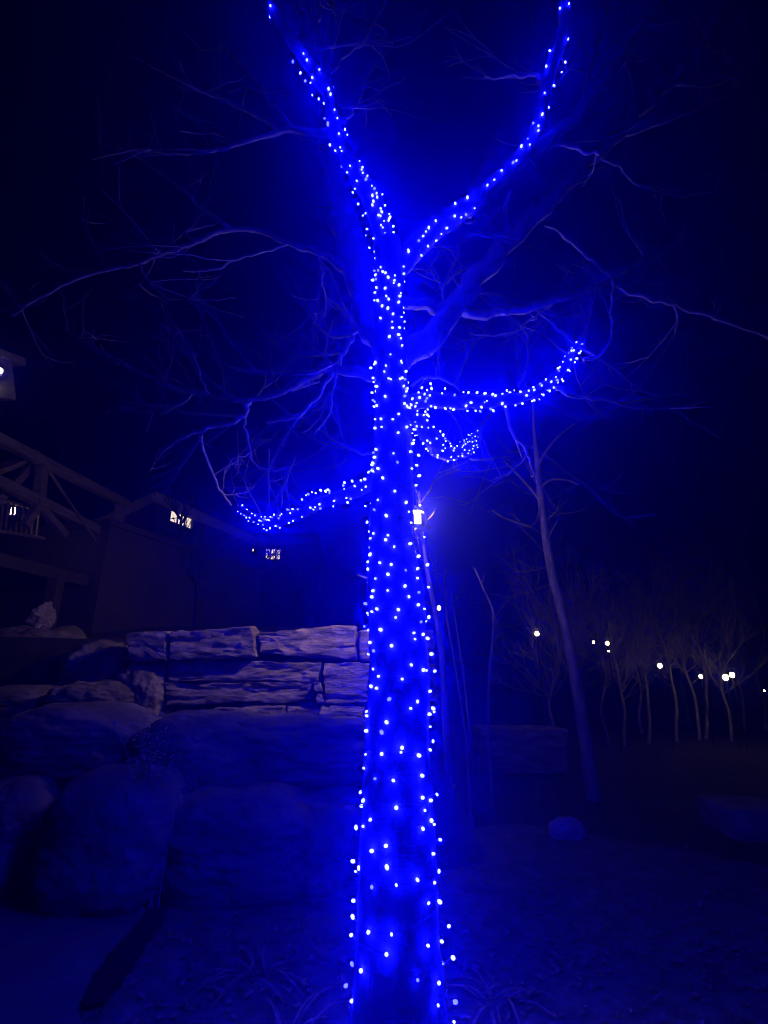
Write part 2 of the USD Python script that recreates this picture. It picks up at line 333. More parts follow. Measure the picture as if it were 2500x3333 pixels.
BRANCH = [
 [(1900, 1170, 3.3, 12), (1951, 1158, 3.3, 10), (1990, 1100, 3.32, 9), (1994, 1010, 3.35, 9), (1996, 932, 3.35, 9), (1940, 860, 3.35, 9), (1870, 790, 3.3, 9), (1777, 731, 3.25, 8)],
 [(1996, 932, 3.35, 9), (2101, 973, 3.4, 9), (2192, 996, 3.45, 8), (2290, 1025, 3.5, 8), (2380, 1053, 3.55, 6), (2486, 1098, 3.6, 5), (2530, 1130, 3.6, 4)],
 [(2192, 996, 3.45, 6), (2205, 1040, 3.45, 5), (2184, 1105, 3.45, 4)],
 [(1800, 985, 3.28, 9), (1732, 1037, 3.25, 8), (1672, 1080, 3.2, 6), (1600, 1092, 3.2, 4), (1529, 1084, 3.2, 3)],
 [(1750, 1010, 3.25, 6), (1800, 1060, 3.3, 6), (1862, 1116, 3.32, 6)],
 [(1860, 1120, 3.33, 7), (1900, 1140, 3.33, 6), (1940, 1156, 3.33, 5)],
 [(1687, 1260, 3.0, 6), (1717, 1165, 3.0, 6), (1718, 1098, 3.02, 5), (1690, 1060, 3.02, 3)],
 [(1810, 1262, 3.12, 16), (1860, 1285, 3.15, 12), (1928, 1297, 3.2, 9), (2010, 1308, 3.25, 7), (2154, 1290, 3.3, 4), (2240, 1280, 3.35, 3)],
 [(1340, 1255, 2.7, 8), (1400, 1226, 2.75, 9), (1450, 1236, 2.75, 7), (1500, 1270, 2.75, 6)],
 [(1425, 1230, 2.75, 6), (1422, 1180, 2.75, 5), (1428, 1130, 2.75, 3)],
 [(1480, 1250, 2.76, 6), (1510, 1190, 2.78, 5), (1535, 1125, 2.8, 3)],
 [(1460, 1020, 2.95, 10), (1440, 975, 2.95, 10), (1440, 940, 2.95, 9), (1475, 903, 2.95, 8), (1520, 870, 2.95, 4)],
 [(1440, 940, 2.95, 7), (1420, 905, 2.95, 7), (1400, 880, 2.95, 5)],
 [(1475, 903, 2.95, 6), (1505, 935, 2.97, 5), (1580, 955, 3.0, 4), (1640, 960, 3.0, 3)],
 [(1300, 880, 2.66, 9), (1400, 800, 2.8, 8), (1490, 690, 2.9, 6), (1540, 590, 2.95, 5), (1600, 500, 3.0, 3)],
 [(1520, 770, 2.6, 10), (1570, 765, 2.62, 9), (1640, 775, 2.65, 7), (1700, 780, 2.7, 3)],
 [(1665, 625, 2.6, 10), (1640, 690, 2.62, 7), (1622, 740, 2.65, 4)],
 [(1780, 470, 2.7, 10), (1850, 478, 2.72, 12), (1930, 500, 2.75, 10), (1960, 494, 2.76, 7)],
 [(1930, 505, 3.27, 8), (2010, 540, 3.3, 7), (2075, 605, 3.32, 6), (2130, 610, 3.34, 3)],
 [(2040, 440, 3.3, 10), (2180, 395, 3.35, 9), (2300, 340, 3.4, 7), (2420, 260, 3.5, 5)],
 [(2190, 275, 3.38, 9), (2330, 275, 3.45, 6), (2440, 200, 3.5, 4)],
 [(1775, 260, 2.46, 16), (1740, 240, 2.46, 12), (1680, 246, 2.47, 9), (1580, 250, 2.5, 6)],
 [(1890, 350, 2.8, 10), (1920, 240, 2.85, 8), (1960, 100, 2.9, 6), (1985, -20, 2.95, 4)],
 [(1000, 170, 2.44, 28), (1002, 130, 2.44, 18), (995, 45, 2.45, 15), (985, -40, 2.45, 12)],
 [(1005, 165, 2.44, 26), (1020, 90, 2.46, 20), (1032, -10, 2.48, 18), (1040, -60, 2.5, 16)],
 [(1010, 172, 2.44, 14), (1060, 155, 2.46, 8), (1110, 149, 2.48, 5)],
 [(1060, 262, 2.5, 10), (1090, 225, 2.52, 9), (1120, 185, 2.54, 9), (1175, 143, 2.56, 8), (1215, 70, 2.58, 7), (1262, -10, 2.6, 7)],
 [(1110, 400, 2.55, 14), (1140, 360, 2.56, 11), (1165, 325, 2.57, 9), (1185, 262, 2.58, 5)],
 [(1096, 345, 2.53, 10), (1160, 352, 2.55, 7), (1225, 350, 2.57, 4)],
 [(950, 412, 2.75, 11), (900, 350, 2.8, 10), (852, 294, 2.85, 9), (790, 215, 2.9, 8), (715, 140, 2.95, 5)],
 [(905, 432, 2.8, 10), (840, 380, 2.82, 9), (754, 339, 2.85, 10), (603, 271, 2.9, 8), (500, 222, 2.95, 6), (410, 170, 3.0, 4)],
 [(752, 744, 3.3, 12), (690, 700, 3.3, 10), (603, 630, 3.3, 8), (520, 560, 3.3, 6), (380, 470, 3.3, 4)],
 [(640, 791, 3.35, 7), (600, 755, 3.35, 6), (680, 735, 3.32, 4), (720, 725, 3.3, 3)],
 [(452, 857, 3.42, 7), (497, 932, 3.42, 5), (560, 980, 3.42, 3)],
 [(934, 795, 3.25, 8), (850, 820, 3.27, 7), (769, 841, 3.3, 7), (701, 877, 3.32, 6), (600, 880, 3.35, 4)],
 [(1040, 830, 3.15, 9), (1048, 900, 3.15, 8), (1042, 930, 3.15, 4)],
 [(1040, 845, 3.15, 8), (1090, 920, 3.12, 7), (1112, 990, 3.1, 5), (1150, 1070, 3.1, 4)],
 [(1190, 1010, 2.98, 16), (1160, 1083, 2.98, 15), (1120, 1150, 2.96, 13), (1085, 1211, 2.96, 12), (1040, 1279, 2.98, 11), (980, 1346, 3.0, 9), (867, 1377, 3.05, 5)],
 [(1095, 1215, 2.95, 8), (1080, 1290, 2.95, 7), (1078, 1316, 2.95, 6), (1050, 1380, 2.95, 5), (1020, 1412, 2.95, 3)],
 [(1140, 1092, 2.97, 8), (1085, 1096, 2.97, 6), (1040, 1068, 2.97, 5), (1008, 1030, 2.97, 3)],
 [(1145, 1080, 2.97, 7), (1115, 1010, 2.97, 5), (1055, 968, 2.97, 3)],
 [(1110, 1150, 2.96, 6), (1060, 1155, 2.97, 4), (1000, 1160, 2.98, 3)],
 [(814, 1301, 3.25, 17), (795, 1325, 3.25, 15), (791, 1356, 3.25, 13), (720, 1385, 3.3, 11), (660, 1400, 3.32, 10), (588, 1430, 3.35, 6), (520, 1482, 3.4, 4)],
 [(791, 1356, 3.25, 9), (803, 1422, 3.25, 8), (814, 1482, 3.25, 7), (850, 1525, 3.27, 6), (897, 1533, 3.3, 5), (925, 1525, 3.3, 3)],
 [(874, 1462, 3.6, 4), (876, 1540, 3.6, 5), (873, 1640, 3.65, 7)],
 [(961, 1486, 3.6, 4), (938, 1552, 3.6, 5), (916, 1600, 3.6, 5), (914, 1640, 3.65, 6)],
 [(656, 1420, 3.4, 8), (672, 1490, 4.0, 8), (704, 1570, 4.9, 7), (752, 1640, 5.9, 5)],
 [(680, 1282, 3.38, 7), (650, 1220, 3.4, 6), (632, 1150, 3.42, 3)],
 [(830, 1300, 3.22, 6), (860, 1250, 3.22, 4), (864, 1215, 3.22, 3)],
 [(760, 1300, 3.28, 6), (720, 1265, 3.28, 5), (690, 1240, 3.28, 3)],
 [(950, 1270, 3.1, 8), (1000, 1255, 3.1, 6), (1040, 1240, 3.1, 3)],
 [(640, 1279, 3.4, 6), (560, 1330, 3.45, 5), (520, 1350, 3.5, 3)],
 [(780, 1354, 3.26, 8), (690, 1350, 3.3, 6), (590, 1340, 3.35, 4), (540, 1310, 3.4, 3)],
 [(1642, 1320, 2.96, 12), (1672, 1412, 3.0, 10), (1717, 1474, 3.05, 9), (1740, 1540, 3.1, 7)],
 [(1717, 1474, 3.05, 6), (1702, 1500, 3.05, 5), (1657, 1542, 3.05, 5), (1600, 1562, 3.05, 3)],
 [(1530, 1492, 3.6, 6), (1570, 1495, 3.6, 6), (1610, 1492, 3.65, 3)],
 [(1220, 1480, 2.68, 8), (1150, 1470, 2.72, 7), (1080, 1430, 2.76, 5), (1030, 1390, 2.8, 3)],
]
random_twigs = []
def spline(lst, per=6):
    p, r = pts3(lst)
    n = max(4, (len(lst) - 1) * per)
    return resample(p, n, r)
def wob(p, r, amp, seed):
    g = np.random.default_rng(seed)
    k = np.stack([meshkit.noise(np.c_[np.arange(len(p)) * .55 + g.uniform(0, 90), np.full(len(p), c * 9.1), np.zeros(len(p))], seed) for c in range(3)], 1) * 2 - 1
    k[0] = 0
    return p + k * amp * np.clip(r, .006, .05)[:, None]
tree = thing('bare_tree', 'tall bare forked tree wound from foot to limbs with glowing blue lights', 'tree', (P(1302, 3450, TY)[0], TY, 0.0))
tp, tr_ = spline(TRUNK, 9)
# root flare down to the ground
base = np.array([tp[0][0], TY, -0.12])
tp2 = np.vstack([base, tp]); tr2 = np.r_[tr_[0] * 1.35, tr_]
tp2, tr2 = resample(tp2, 110, tr2)
part(tree, 'trunk', tube(tp2, tr2, 26, rough=.10, seed=3), M['bark'], True)
SK = {'trunk': (tp2, tr2)}
for k, (nm, l) in enumerate(LIMBS.items()):
    p, r = spline(l, 8)
    r = r * .82
    p = wob(p, r, .25, 40 + k)
    SK[nm] = (p, r)
    part(tree, 'limb', tube(p, r, 14, rough=.12, seed=k + 5), M['bark'], True)
for k, l in enumerate(UNLIT):
    p, r = spline(l, 9)
    r = r * 1.05
    p = wob(p, r, .6, 60 + k)
    part(tree, 'limb', tube(p, r, 12, rough=.12, seed=k + 20), M['bark'], True)
    random_twigs.append((p, r, 10 if k > 1 else 7))
for k, l in enumerate(BRANCH):
    p, r = spline(l, 7)
    r = r * 1.12
    p = wob(p, r, 1.3, 90 + k)
    part(tree, 'branch', tube(p, r, 6), M['twig'], True)
    random_twigs.append((p, r, 3))
for nm in ('left_up', 'right_up', 'right_mid', 'left_low', 'loop'):
    random_twigs.append((*SK[nm], 6))
tw = []
def grow(p, d, length, r, seed, depth=0):
    g = np.random.default_rng(seed)
    n = 7
    pts = [p]
    d = d / np.linalg.norm(d)
    for i in range(n):
        d = d + g.normal(0, .11, 3) + np.array([0, 0, .03])
        d /= np.linalg.norm(d)
        pts.append(pts[-1] + d * length / n)
    pts = np.array(pts)
    tw.append(tube(pts, np.linspace(r, max(r * .3, .0012), len(pts)), 4))
    if depth < 2:
        for i in range(2 if depth == 0 else 1):
            q = pts[g.integers(2, n)]
            dd = d + g.normal(0, .45, 3)
            grow(q, dd, length * g.uniform(.4, .65), r * .62, seed * 7 + i + 1, depth + 1)
for k, (p, r, n) in enumerate(random_twigs):
    g = np.random.default_rng(500 + k)
    for j in range(n):
        i = g.integers(len(p) // 4, len(p))
        t = p[min(i + 1, len(p) - 1)] - p[max(i - 1, 0)]
        t = t / max(np.linalg.norm(t), 1e-6)
        d = t * .9 + g.normal(0, .5, 3) + np.array([0, 0.1, .4])
        if d[1] < -.3: d[1] *= -.5
        grow(p[i], d, g.uniform(.25, .85), min(r[i] * .45, .005), 1000 + k * 40 + j)
part(tree, 'twigs', join(tw), M['twig'], kind='stuff')

# ------------------------------------------------------------------ the light strings
def R(ox, oy, s, t):
    v = np.array(t, float).reshape(-1, 2)
    return [(ox + a / s, oy + b / s) for a, b in v]
S3 = 3.318
foot = R(1100, 2700, S3, [525,173,380,225,1011,260,184,342,246,418,212,453,535,397,1070,451,848,539,1021,574,380,613,631,592,189,771,963,790,1077,782,182,942,166,1141,345,1098,583,1122,1176,1044,1100,1207,958,1244,531,1340,1221,1387,175,1458,268,1520,852,1616,1072,1653,110,1687,173,1850,1063,1888,1244,1866,1230,2078])
foot += R(1100, 2150, S3, [785,45,908,102,938,107,1026,114,395,93,450,172,692,200,375,280,431,298,975,330,560,415,849,440,779,515,1008,515,1017,556,970,579,328,552,330,596,532,667,977,713,325,760,482,775,1007,871,690,938,679,990,977,965,318,1011,482,1007,862,1022,299,1163,413,1277,601,1289,895,1240,264,1420,292,1511,900,1476,984,1510,1049,1449,631,1585,924,1618,366,1712,291,1787,217,1804,991,1728,1018,1767,904,1812,1083,1935])
middle = R(1100, 1600, S3, [612,3,442,97,314,158,405,201,726,122,867,151,526,265,753,221,333,331,775,336,396,454,366,509,543,478,520,523,607,604,768,568,949,488,363,682,341,762,340,841,461,771,578,793,852,700,949,795,726,856,845,835,545,898,417,941,845,937,719,1027,960,1034,393,1075,543,1072,861,1091,381,1137,759,1140,316,1211,855,1222,432,1270,383,1297,338,1311,652,1277,917,1270,625,1362,963,1358,884,1412,305,1457,471,1491,811,1529,904,1544,950,1585,822,1597,362,1632,583,1664,400,1722,990,1754])
upper = R(1100, 1100, S3, [568,185,420,265,408,282,371,324,523,307,508,371,673,255,680,272,720,365,552,444,575,458,664,448,685,438,712,452,396,429,403,475,429,528,385,590,396,671,407,739,433,733,517,637,701,525,720,555,735,556,727,582,712,634,788,661,709,714,734,738,774,720,756,765,740,794,652,828,417,880,475,882,593,885,416,974,482,968,773,939,647,1030,733,968,803,1105,794,1143,425,1208,400,1238,409,1291,393,1353,384,1372,443,1414,391,1420,380,1436,397,1444,349,1450,600,1252,769,1230,854,1266,640,1352,833,1376,784,1414,861,1486,826,1592,491,1519])
S5 = 1659 / 450
fork = R(1150, 700, S5, [589,624,591,708,338,635,269,670,310,671,361,690,391,704,282,726,494,737,420,756,238,782,254,782,286,777,488,796,481,825,539,845,290,875,387,887,275,935,558,942,547,979,398,984,425,1018,269,1025,305,1033,535,1050,353,1097,416,1128,473,1197,335,1242,566,1230,464,1288,545,1357,467,1366,434,1467,535,1446,560,1486,573,1571])
left_up = R(1150, 700, S5, [130,0,305,10,330,25,427,20,425,47,416,73,367,82,463,138,335,131,353,160,179,160,166,240,256,280,468,201,380,234,369,292,479,271,478,343,390,358,209,389,408,420,388,422,271,439,280,516,440,474,454,500,447,544,505,504,538,491,504,552])
left_up += R(800, 0, S3, [270,72,630,586,519,655,668,654,790,758,724,832,654,867,600,776,712,889,727,1014,797,1055,896,968,916,1032,958,1196,985,1279,864,1287,896,1332,898,1357,1064,1411,1007,1453,1085,1461,923,1564,1026,1597,976,1622,1046,1641,1223,1749,1132,1795,1253,1813,1245,1835,1107,1862,1264,1881,1310,1913,1300,1948,1207,1957])
left_up += [(x * 1.507, y * 1.507) for x, y in [(803, 404), (808, 409), (812, 418), (823, 420), (805, 425), (814, 428), (769, 407), (764, 413), (776, 439), (807, 437), (805, 444), (829, 445), (822, 453), (838, 463), (824, 460), (840, 471), (792, 460)]]
right_up = R(1150, 700, S5, [991,77,1112,150,903,163,869,208,1046,223,834,260,782,317,982,302,887,368,806,479,656,425,662,443,1213,14,1288,25])
right_up += R(1450, 0, 3.16, [1265,53,1185,90,1250,408,1083,530,1222,632,1043,690,1182,741,1106,874,1020,967,992,1187,909,1275,955,1299,948,1347,842,1440,861,1492,783,1511,688,1680,722,1658,576,1762,493,1859,425,1914,222,2043,105,2101,292,2140,204,2203])
S9 = 1659 / 560
left_low = R(740, 1400, S9, [141,733,107,779,137,803,167,817,190,838,207,869,222,842,241,811,273,828,259,880,298,899,314,869,334,841,349,906,343,880,355,862,364,842,370,866,388,872,330,875,357,945,381,957,408,871,415,936,434,849,448,826,473,918,502,855,506,932,525,819,585,774,601,777,614,803,637,769,597,886,635,865,687,769,724,828,727,679,768,637,787,628,822,610,859,619,905,591,951,602,978,586,990,601,809,743,834,756,851,735,898,710,898,744,1035,676,1018,723])
left_low += R(1100, 1100, S3, [386,1525,304,1530,262,1545,165,1558,80,1575,64,1606,76,1643,191,1605,314,1597,262,1634,370,1622,101,1718,139,1726])
loop = R(1100, 1100, S3, [849,800,859,838,917,842,948,838,964,852,841,904,959,902,864,956,910,962,968,969,1015,962,834,985,852,985,820,1021,846,1042,869,1049,1091,1018,1056,1085,1122,1052,1125,1072,1143,1093,1150,1123,1122,1153,966,1100,928,1125,992,1120,966,1187,987,1213,1025,1247,1075,1251,1072,1276,1120,1212,1151,1196,1184,1318,1244,1308,1264,1306,1214,1280,1289,1273,1336,1247,1336,1267,1213,1155,1220,1180,1252,1200,1237,1221,1285,1178,1317,1135,1336,1188,1348,1170,1359,1211,1369,1114,1370,1135,1372,1157,1399,1095,1420,1051,1436,1058,1451,1039,1400,1136,1419,1128,1447,1131,1454,1090,1482,1072,1507,1078,1506,1012,1474,1113,1487,1120,1456,1170,1492,1158,1499,1181,1444,1199,1409,1216,1399,1243,1458,1230])
right_mid = R(1100, 1100, S3, [1003,510,1011,562,910,554,966,578,866,604,936,616,992,627,957,655,875,649,938,682,841,702,829,732,1155,562,1114,609,1252,624,1003,727,1047,738,972,756,943,781,1157,748,1254,762])
right_mid += R(1350, 1050, 2.765, [483,642,555,641,632,648,695,655,724,665,783,650,833,624,893,623,951,632,999,657,503,718,622,716,639,706,593,753,453,745,470,784,549,781,588,785,683,767,702,780,788,723,816,745,909,734,965,719,1020,621,1064,592,1067,613,1125,562,1137,574,1056,694,1070,687,1116,680,1155,641,1180,521,1208,605,1224,536,1248,574,1266,496,1273,522,1319,503,1329,518,1295,420,1311,407,1297,442,1340,361,1373,423,1386,432,1397,342,1430,359,1448,322,1391,277,1411,235,1408,261,1425,254,1471,272,1483,256,1454,184,1496,193,445,637])

foot += [(1150, 3390), (1210, 3440), (1285, 3400), (1352, 3430), (1410, 3395), (1455, 3460), (1245, 3510), (1330, 3530), (1160, 3500)]
def seat_on(px, py, sk, slack=.05):
    "where the sight line through the photographed bulb meets the bark of this limb"
    p, r = sk
    d = ray(px, py); d = d / np.linalg.norm(d)
    q = p - EYE
    along = q @ d
    off = np.linalg.norm(q - along[:, None] * d, axis=1)
    hit = np.where(off < r)[0]
    if len(hit):
        ts = along[hit] - np.sqrt(r[hit] ** 2 - off[hit] ** 2)
        i = int(hit[np.argmin(ts)]); t = float(ts.min())
    else:
        i = int(np.argmin(off - r)); t = along[i]
    x = EYE + d * t
    if off[i] > r[i] + slack:        # hangs on the outside of the bark
        x = p[i] + (x - p[i]) * ((r[i] + slack) / off[i])
    n = x - p[i]; n = n / max(np.linalg.norm(n), 1e-6)
    return x + n * .009, i, n
ICO = trimesh.creation.icosphere(subdivisions=1)
def bulb_mesh(c, n, r, g):
    ax = n + g.normal(0, .5, 3); ax /= np.linalg.norm(ax)
    v = np.array(ICO.vertices)
    v = v + np.outer(v @ ax, ax) * .35
    return c + v * r, np.array(ICO.faces)
def light_string(label, pix, sk, seed, back, slack=.05, rb=.0075):
    g = np.random.default_rng(seed)
    p, r = sk
    got = [seat_on(x, y, sk, slack) for x, y in pix]
    idx = [i for _, i, _ in got]
    lo, hi = min(idx), max(idx)
    view = lambda i: (p[i] - EYE) / np.linalg.norm(p[i] - EYE)
    for _ in range(back):
        i = int(g.integers(lo, hi + 1))
        t = p[min(i + 1, len(p) - 1)] - p[max(i - 1, 0)]; t /= np.linalg.norm(t)
        s = np.cross(t, view(i)); s /= np.linalg.norm(s)
        b = np.cross(s, t); b *= np.sign(b @ view(i))
        a = g.uniform(.25, math.pi - .25)
        n = math.cos(a) * s + math.sin(a) * b
        got.append((p[i] + n * (r[i] + .009), i, n))
    got.sort(key=lambda e: e[1] + .3 * math.sin(e[0][0] * 40))
    th = thing('light_string', label, 'string lights', p[lo], 'strings of blue lights wound on the tree')
    wires, pts = [], []
    for (x0, i0, n0), (x1, i1, n1) in zip(got[:-1], got[1:]):
        for k in range(4):
            u = k / 4
            i = int(round(i0 + (i1 - i0) * u))
            n = n0 * (1 - u) + n1 * u
            if np.linalg.norm(n) < .2:
                n = n + np.cross(n0, [0, 0, 1.0])
            n = n / np.linalg.norm(n)
            q = p[i] * 1.0
            f = i0 + (i1 - i0) * u
            j = int(f); w = f - j
            q = p[j] * (1 - w) + p[min(j + 1, len(p) - 1)] * w
            rr = r[j]
            pts.append(q + n * (rr * 1.04 + .003) if k else x0 - n0 * .007)
    pts.append(got[-1][0] - got[-1][2] * .007)
    ms = [tube(np.array(pts), .0017, 4)]
    for x, i, n in got:
        ms.append(tube(np.array([x - n * .016, x - n * .004]), [.0032, .0042], 6))
    part(th, 'wire', join(ms), M['wire'])
    for x, i, n in got:
        part(th, 'bulb', bulb_mesh(x, n, rb * g.uniform(.7, 1.2), g), M['led_dim'] if g.uniform() < .14 else M['led'], True)
def sub(sk, lo, hi):
    n = len(sk[0])
    return sk[0][int(n * lo):int(n * hi)], sk[1][int(n * lo):int(n * hi)]
light_string('widely spaced blue lights wound round the thick foot of the bare tree', foot, SK['trunk'], 1, 85)
light_string('blue lights round the middle trunk beside the bright warm lamp', middle, SK['trunk'], 2, 75)
light_string('blue lights on the trunk where the two low lit branches leave it', upper, SK['trunk'], 3, 55)
light_string('dense blue lights round the slender upper trunk just under the big fork', fork, SK['trunk'], 4, 24)
light_string('crowded blue lights running up the left limb of the fork', left_up, SK['left_up'], 5, 8)
light_string('sparse blue lights running up the right limb of the fork', right_up, SK['right_up'], 6, 6)
light_string('blue lights on the drooping low branch over the house windows', left_low, SK['left_low'], 7, 16, .09)
light_string('blue lights on the long right branch that curves upward at its tip', right_mid, SK['right_mid'], 8, 18, .08)
light_string('tangled blue lights on the short hooked branch under the long right one', loop, SK['loop'], 9, 8, .16, .0056)

# ------------------------------------------------------------------ slim trees behind
def slim_tree(name, label, lst, mat, twigs, seed, group=None, sides=12, limbs=()):
    p, r = spline(lst, 9)
    foot_ = np.array([p[0][0], p[0][1], float(ground_z(p[0][0], p[0][1])) - .08])
    if p[0][2] > foot_[2]:
        p = np.vstack([foot_, p]); r = np.r_[r[0] * 1.15, r]
    th = thing(name, label, 'tree', foot_, group)
    part(th, 'trunk', tube(p, r, sides, rough=.08, seed=seed), mat, True)
    g = np.random.default_rng(seed)
    global tw
    for l in limbs:
        q, s = spline(l, 7)
        part(th, 'limb', tube(q, s, 6), mat, True)
    tw = []
    for j in range(twigs):
        i = g.integers(len(p) // 2, len(p))
        grow(p[i], g.normal(0, .7, 3) + np.array([0, 0, .3]), g.uniform(.3, 1.0), min(r[i] * .4, .007), seed * 100 + j)
    if tw:
        part(th, 'twigs', join(tw), M['twig'], kind='stuff')
    return th
SY = 7.2
slim_tree('slim_tree', 'slim leaning tree standing right of the lit tree', [(1940, 2640, SY, 50), (1905, 2400, SY, 43), (1872, 2200, SY, 37), (1832, 2000, SY, 30), (1795, 1860, SY, 27), (1772, 1720, SY, 24), (1757, 1600, SY, 20), (1748, 1500, SY, 16), (1738, 1400, SY, 10), (1735, 1310, SY, 7)], M['pale_bark'], 14, 31,
          limbs=([(1760, 1640, SY, 8), (1720, 1712, SY - .2, 6), (1650, 1690, SY - .4, 5), (1600, 1660, SY - .5, 3)],
                 [(1758, 1590, SY, 12), (1805, 1560, SY, 7), (1880, 1576, SY, 4)],
                 [(1750, 1520, SY, 12), (1800, 1440, SY, 8), (1870, 1380, SY, 4)],
                 [(1765, 1640, SY, 9), (1700, 1560, SY, 7), (1640, 1500, SY, 4)]))
LY = 4.7
slim_tree('slim_tree', 'thin bowed stem with pale bark carrying the bright warm lamp', [(1462, 2560, 5.7, 26), (1450, 2350, 5.6, 23), (1440, 2150, 5.55, 20), (1420, 2010, 5.52, 17), (1398, 1900, 5.5, 14), (1382, 1800, 5.48, 11), (1370, 1700, 5.46, 9), (1364, 1600, 5.45, 6)], M['pale_bark'], 3, 32)
slim_tree('sapling', 'thin sapling right of the bowed lamp stem', [(1520, 2420, 5.6, 9), (1491, 2225, 5.6, 8), (1470, 2100, 5.6, 7), (1453, 1990, 5.6, 5), (1450, 1850, 5.6, 3)], M['bark'], 3, 33, 'thin saplings behind the lit tree', 6)
slim_tree('sapling', 'thin straight sapling between the two bent ones', [(1530, 2420, 5.9, 9), (1514, 2240, 5.9, 8), (1500, 2130, 5.9, 6), (1484, 2030, 5.9, 4), (1470, 1930, 5.9, 3)], M['bark'], 3, 34, 'thin saplings behind the lit tree', 6)
slim_tree('sapling', 'bent sapling midway between the lit trunk and the leaning tree', [(1590, 2400, 6.4, 9), (1593, 2195, 6.4, 9), (1606, 2000, 6.4, 8), (1575, 1920, 6.4, 6), (1545, 1850, 6.4, 4)], M['bark'], 3, 35, 'thin saplings behind the lit tree', 6)

# the warm lamp on the bowed stem
LD = 5.2
lc = P(1357, 1682, LD)
lamp = thing('garden_lamp', 'bright warm lantern hung behind the lit trunk', 'lamp', lc)
prof = np.array([(0.001, -.118), (.024, -.112), (.04, -.066), (.047, 0), (.043, .055), (.032, .096), (.001, .1)])
lens = trimesh.creation.revolve(prof, sections=20); lens.apply_translation(lc)
part(lamp, 'lamp_glass', lens, M['warm'], True)
cap = trimesh.creation.revolve(np.array([(0.001, .101), (.04, .1), (.078, .05), (.081, .052), (.03, .13), (.001, .138)]), sections=20); cap.apply_translation(lc)  # cap brim flared to hold the lamp light down
part(lamp, 'cap', cap, M['black'])
tray_a = np.radians(np.linspace(173, 461, 36))  # added tray and shields that keep lamp light off the near ground
tray = np.array([(0, 0)] + [(.15 * math.cos(a), .15 * math.sin(a)) for a in tray_a])
tray = trimesh.creation.extrude_polygon(__import__('shapely').Polygon(tray), .006, engine='earcut'); tray.apply_translation(lc + [0, 0, -.127])
part(lamp, 'light_tray', tray, M['black'])
for a0, a1 in ((173, 252), (288, 461)):
    an = np.radians(np.linspace(a0, a1, 16))
    ring = [(.105 * math.cos(a), .105 * math.sin(a)) for a in an] + [(.101 * math.cos(a), .101 * math.sin(a)) for a in an[::-1]]
    sd = trimesh.creation.extrude_polygon(__import__('shapely').Polygon(ring), .135, engine='earcut'); sd.apply_translation(lc + [0, 0, -.1205])
    part(lamp, 'light_shield', sd, M['black'])
part(lamp, 'hook', tube(np.array([lc + [0, 0, .13], lc + [.005, .01, .19], lc + [.012, .03, .21], P(1367, 1640, LD + .1)]), .006, 6), M['metal'])
# a long dry leaf blade in front of the lamp
bl = []
for pts in ([(1360, 1716, 5.26), (1385, 1700, 5.24), (1404, 1680, 5.22), (1420, 1652, 5.2)], [(1356, 1716, 5.26), (1361, 1690, 5.25), (1367, 1665, 5.24)], [(1350, 1715, 5.26), (1348, 1705, 5.26), (1347, 1695, 5.26)]):
    q = resample(np.array([P(*t) for t in pts]), 8)
    bl.append(tube(q, np.linspace(.012, .001, 8), 4))
sp = thing('leafy_twig', 'dry narrow leaves lit in front of the warm lamp', 'twig', P(1360, 1716, 5.26))
for b in bl:
    part(sp, 'leaf', b, M['leaf'])
part(sp, 'stem', tube(resample(np.array([P(1357, 1714, 5.26), P(1366, 1735, 5.34), P(1377, 1762, 5.47)]), 8), .003, 5), M['twig'])

# ------------------------------------------------------------------ stone retaining wall
WY = 6.05
n_w = np.array([0.04, -1.0, 0]); n_w /= np.linalg.norm(n_w)
W0 = np.array([0, WY, 0])
def W(px, py): return on_plane(px, py, W0, n_w)
wall = thing('stone_retaining_wall', 'dry stone retaining wall of long hewn blocks left of the trunk', 'wall', W(1000, 2330))
blocks = [
 [(560, 2056), (828, 2042), (834, 2140), (556, 2150)], [(836, 2058), (1158, 2034), (1164, 2150), (842, 2122)], [(1168, 2046), (1420, 2050), (1420, 2150), (1170, 2151)],
 [(538, 2155), (1047, 2155), (1046, 2217), (534, 2219)], [(1053, 2155), (1250, 2157), (1246, 2291), (1056, 2291)], [(1256, 2155), (1425, 2156), (1425, 2226), (1256, 2222)],
 [(530, 2222), (1016, 2220), (1020, 2288), (528, 2298)], [(1026, 2258), (1050, 2262), (1052, 2291), (1024, 2291)], [(1024, 2224), (1046, 2226), (1044, 2254), (1026, 2252)], [(1254, 2228), (1430, 2230), (1430, 2293), (1250, 2294)],
 [(690, 2301), (926, 2293), (930, 2352), (690, 2352)], [(934, 2298), (1182, 2297), (1184, 2352), (936, 2352)], [(1188, 2298), (1435, 2299), (1435, 2352), (1190, 2352)],
 [(420, 2066), (552, 2060), (548, 2152), (430, 2146)],
]
for k, c in enumerate(blocks):
    push = rng.uniform(-.09, .09)
    cs = [W(q[0] + rng.uniform(-4, 4), q[1] + rng.uniform(-4, 4)) - n_w * push for q in c]
    part(wall, 'stone_block', hewn(cs, -n_w, .5, 10 + k, .034, (70, 22, 5) if abs(c[1][0] - c[0][0]) > 60 else (12, 12, 5)), M['stone'], 35)
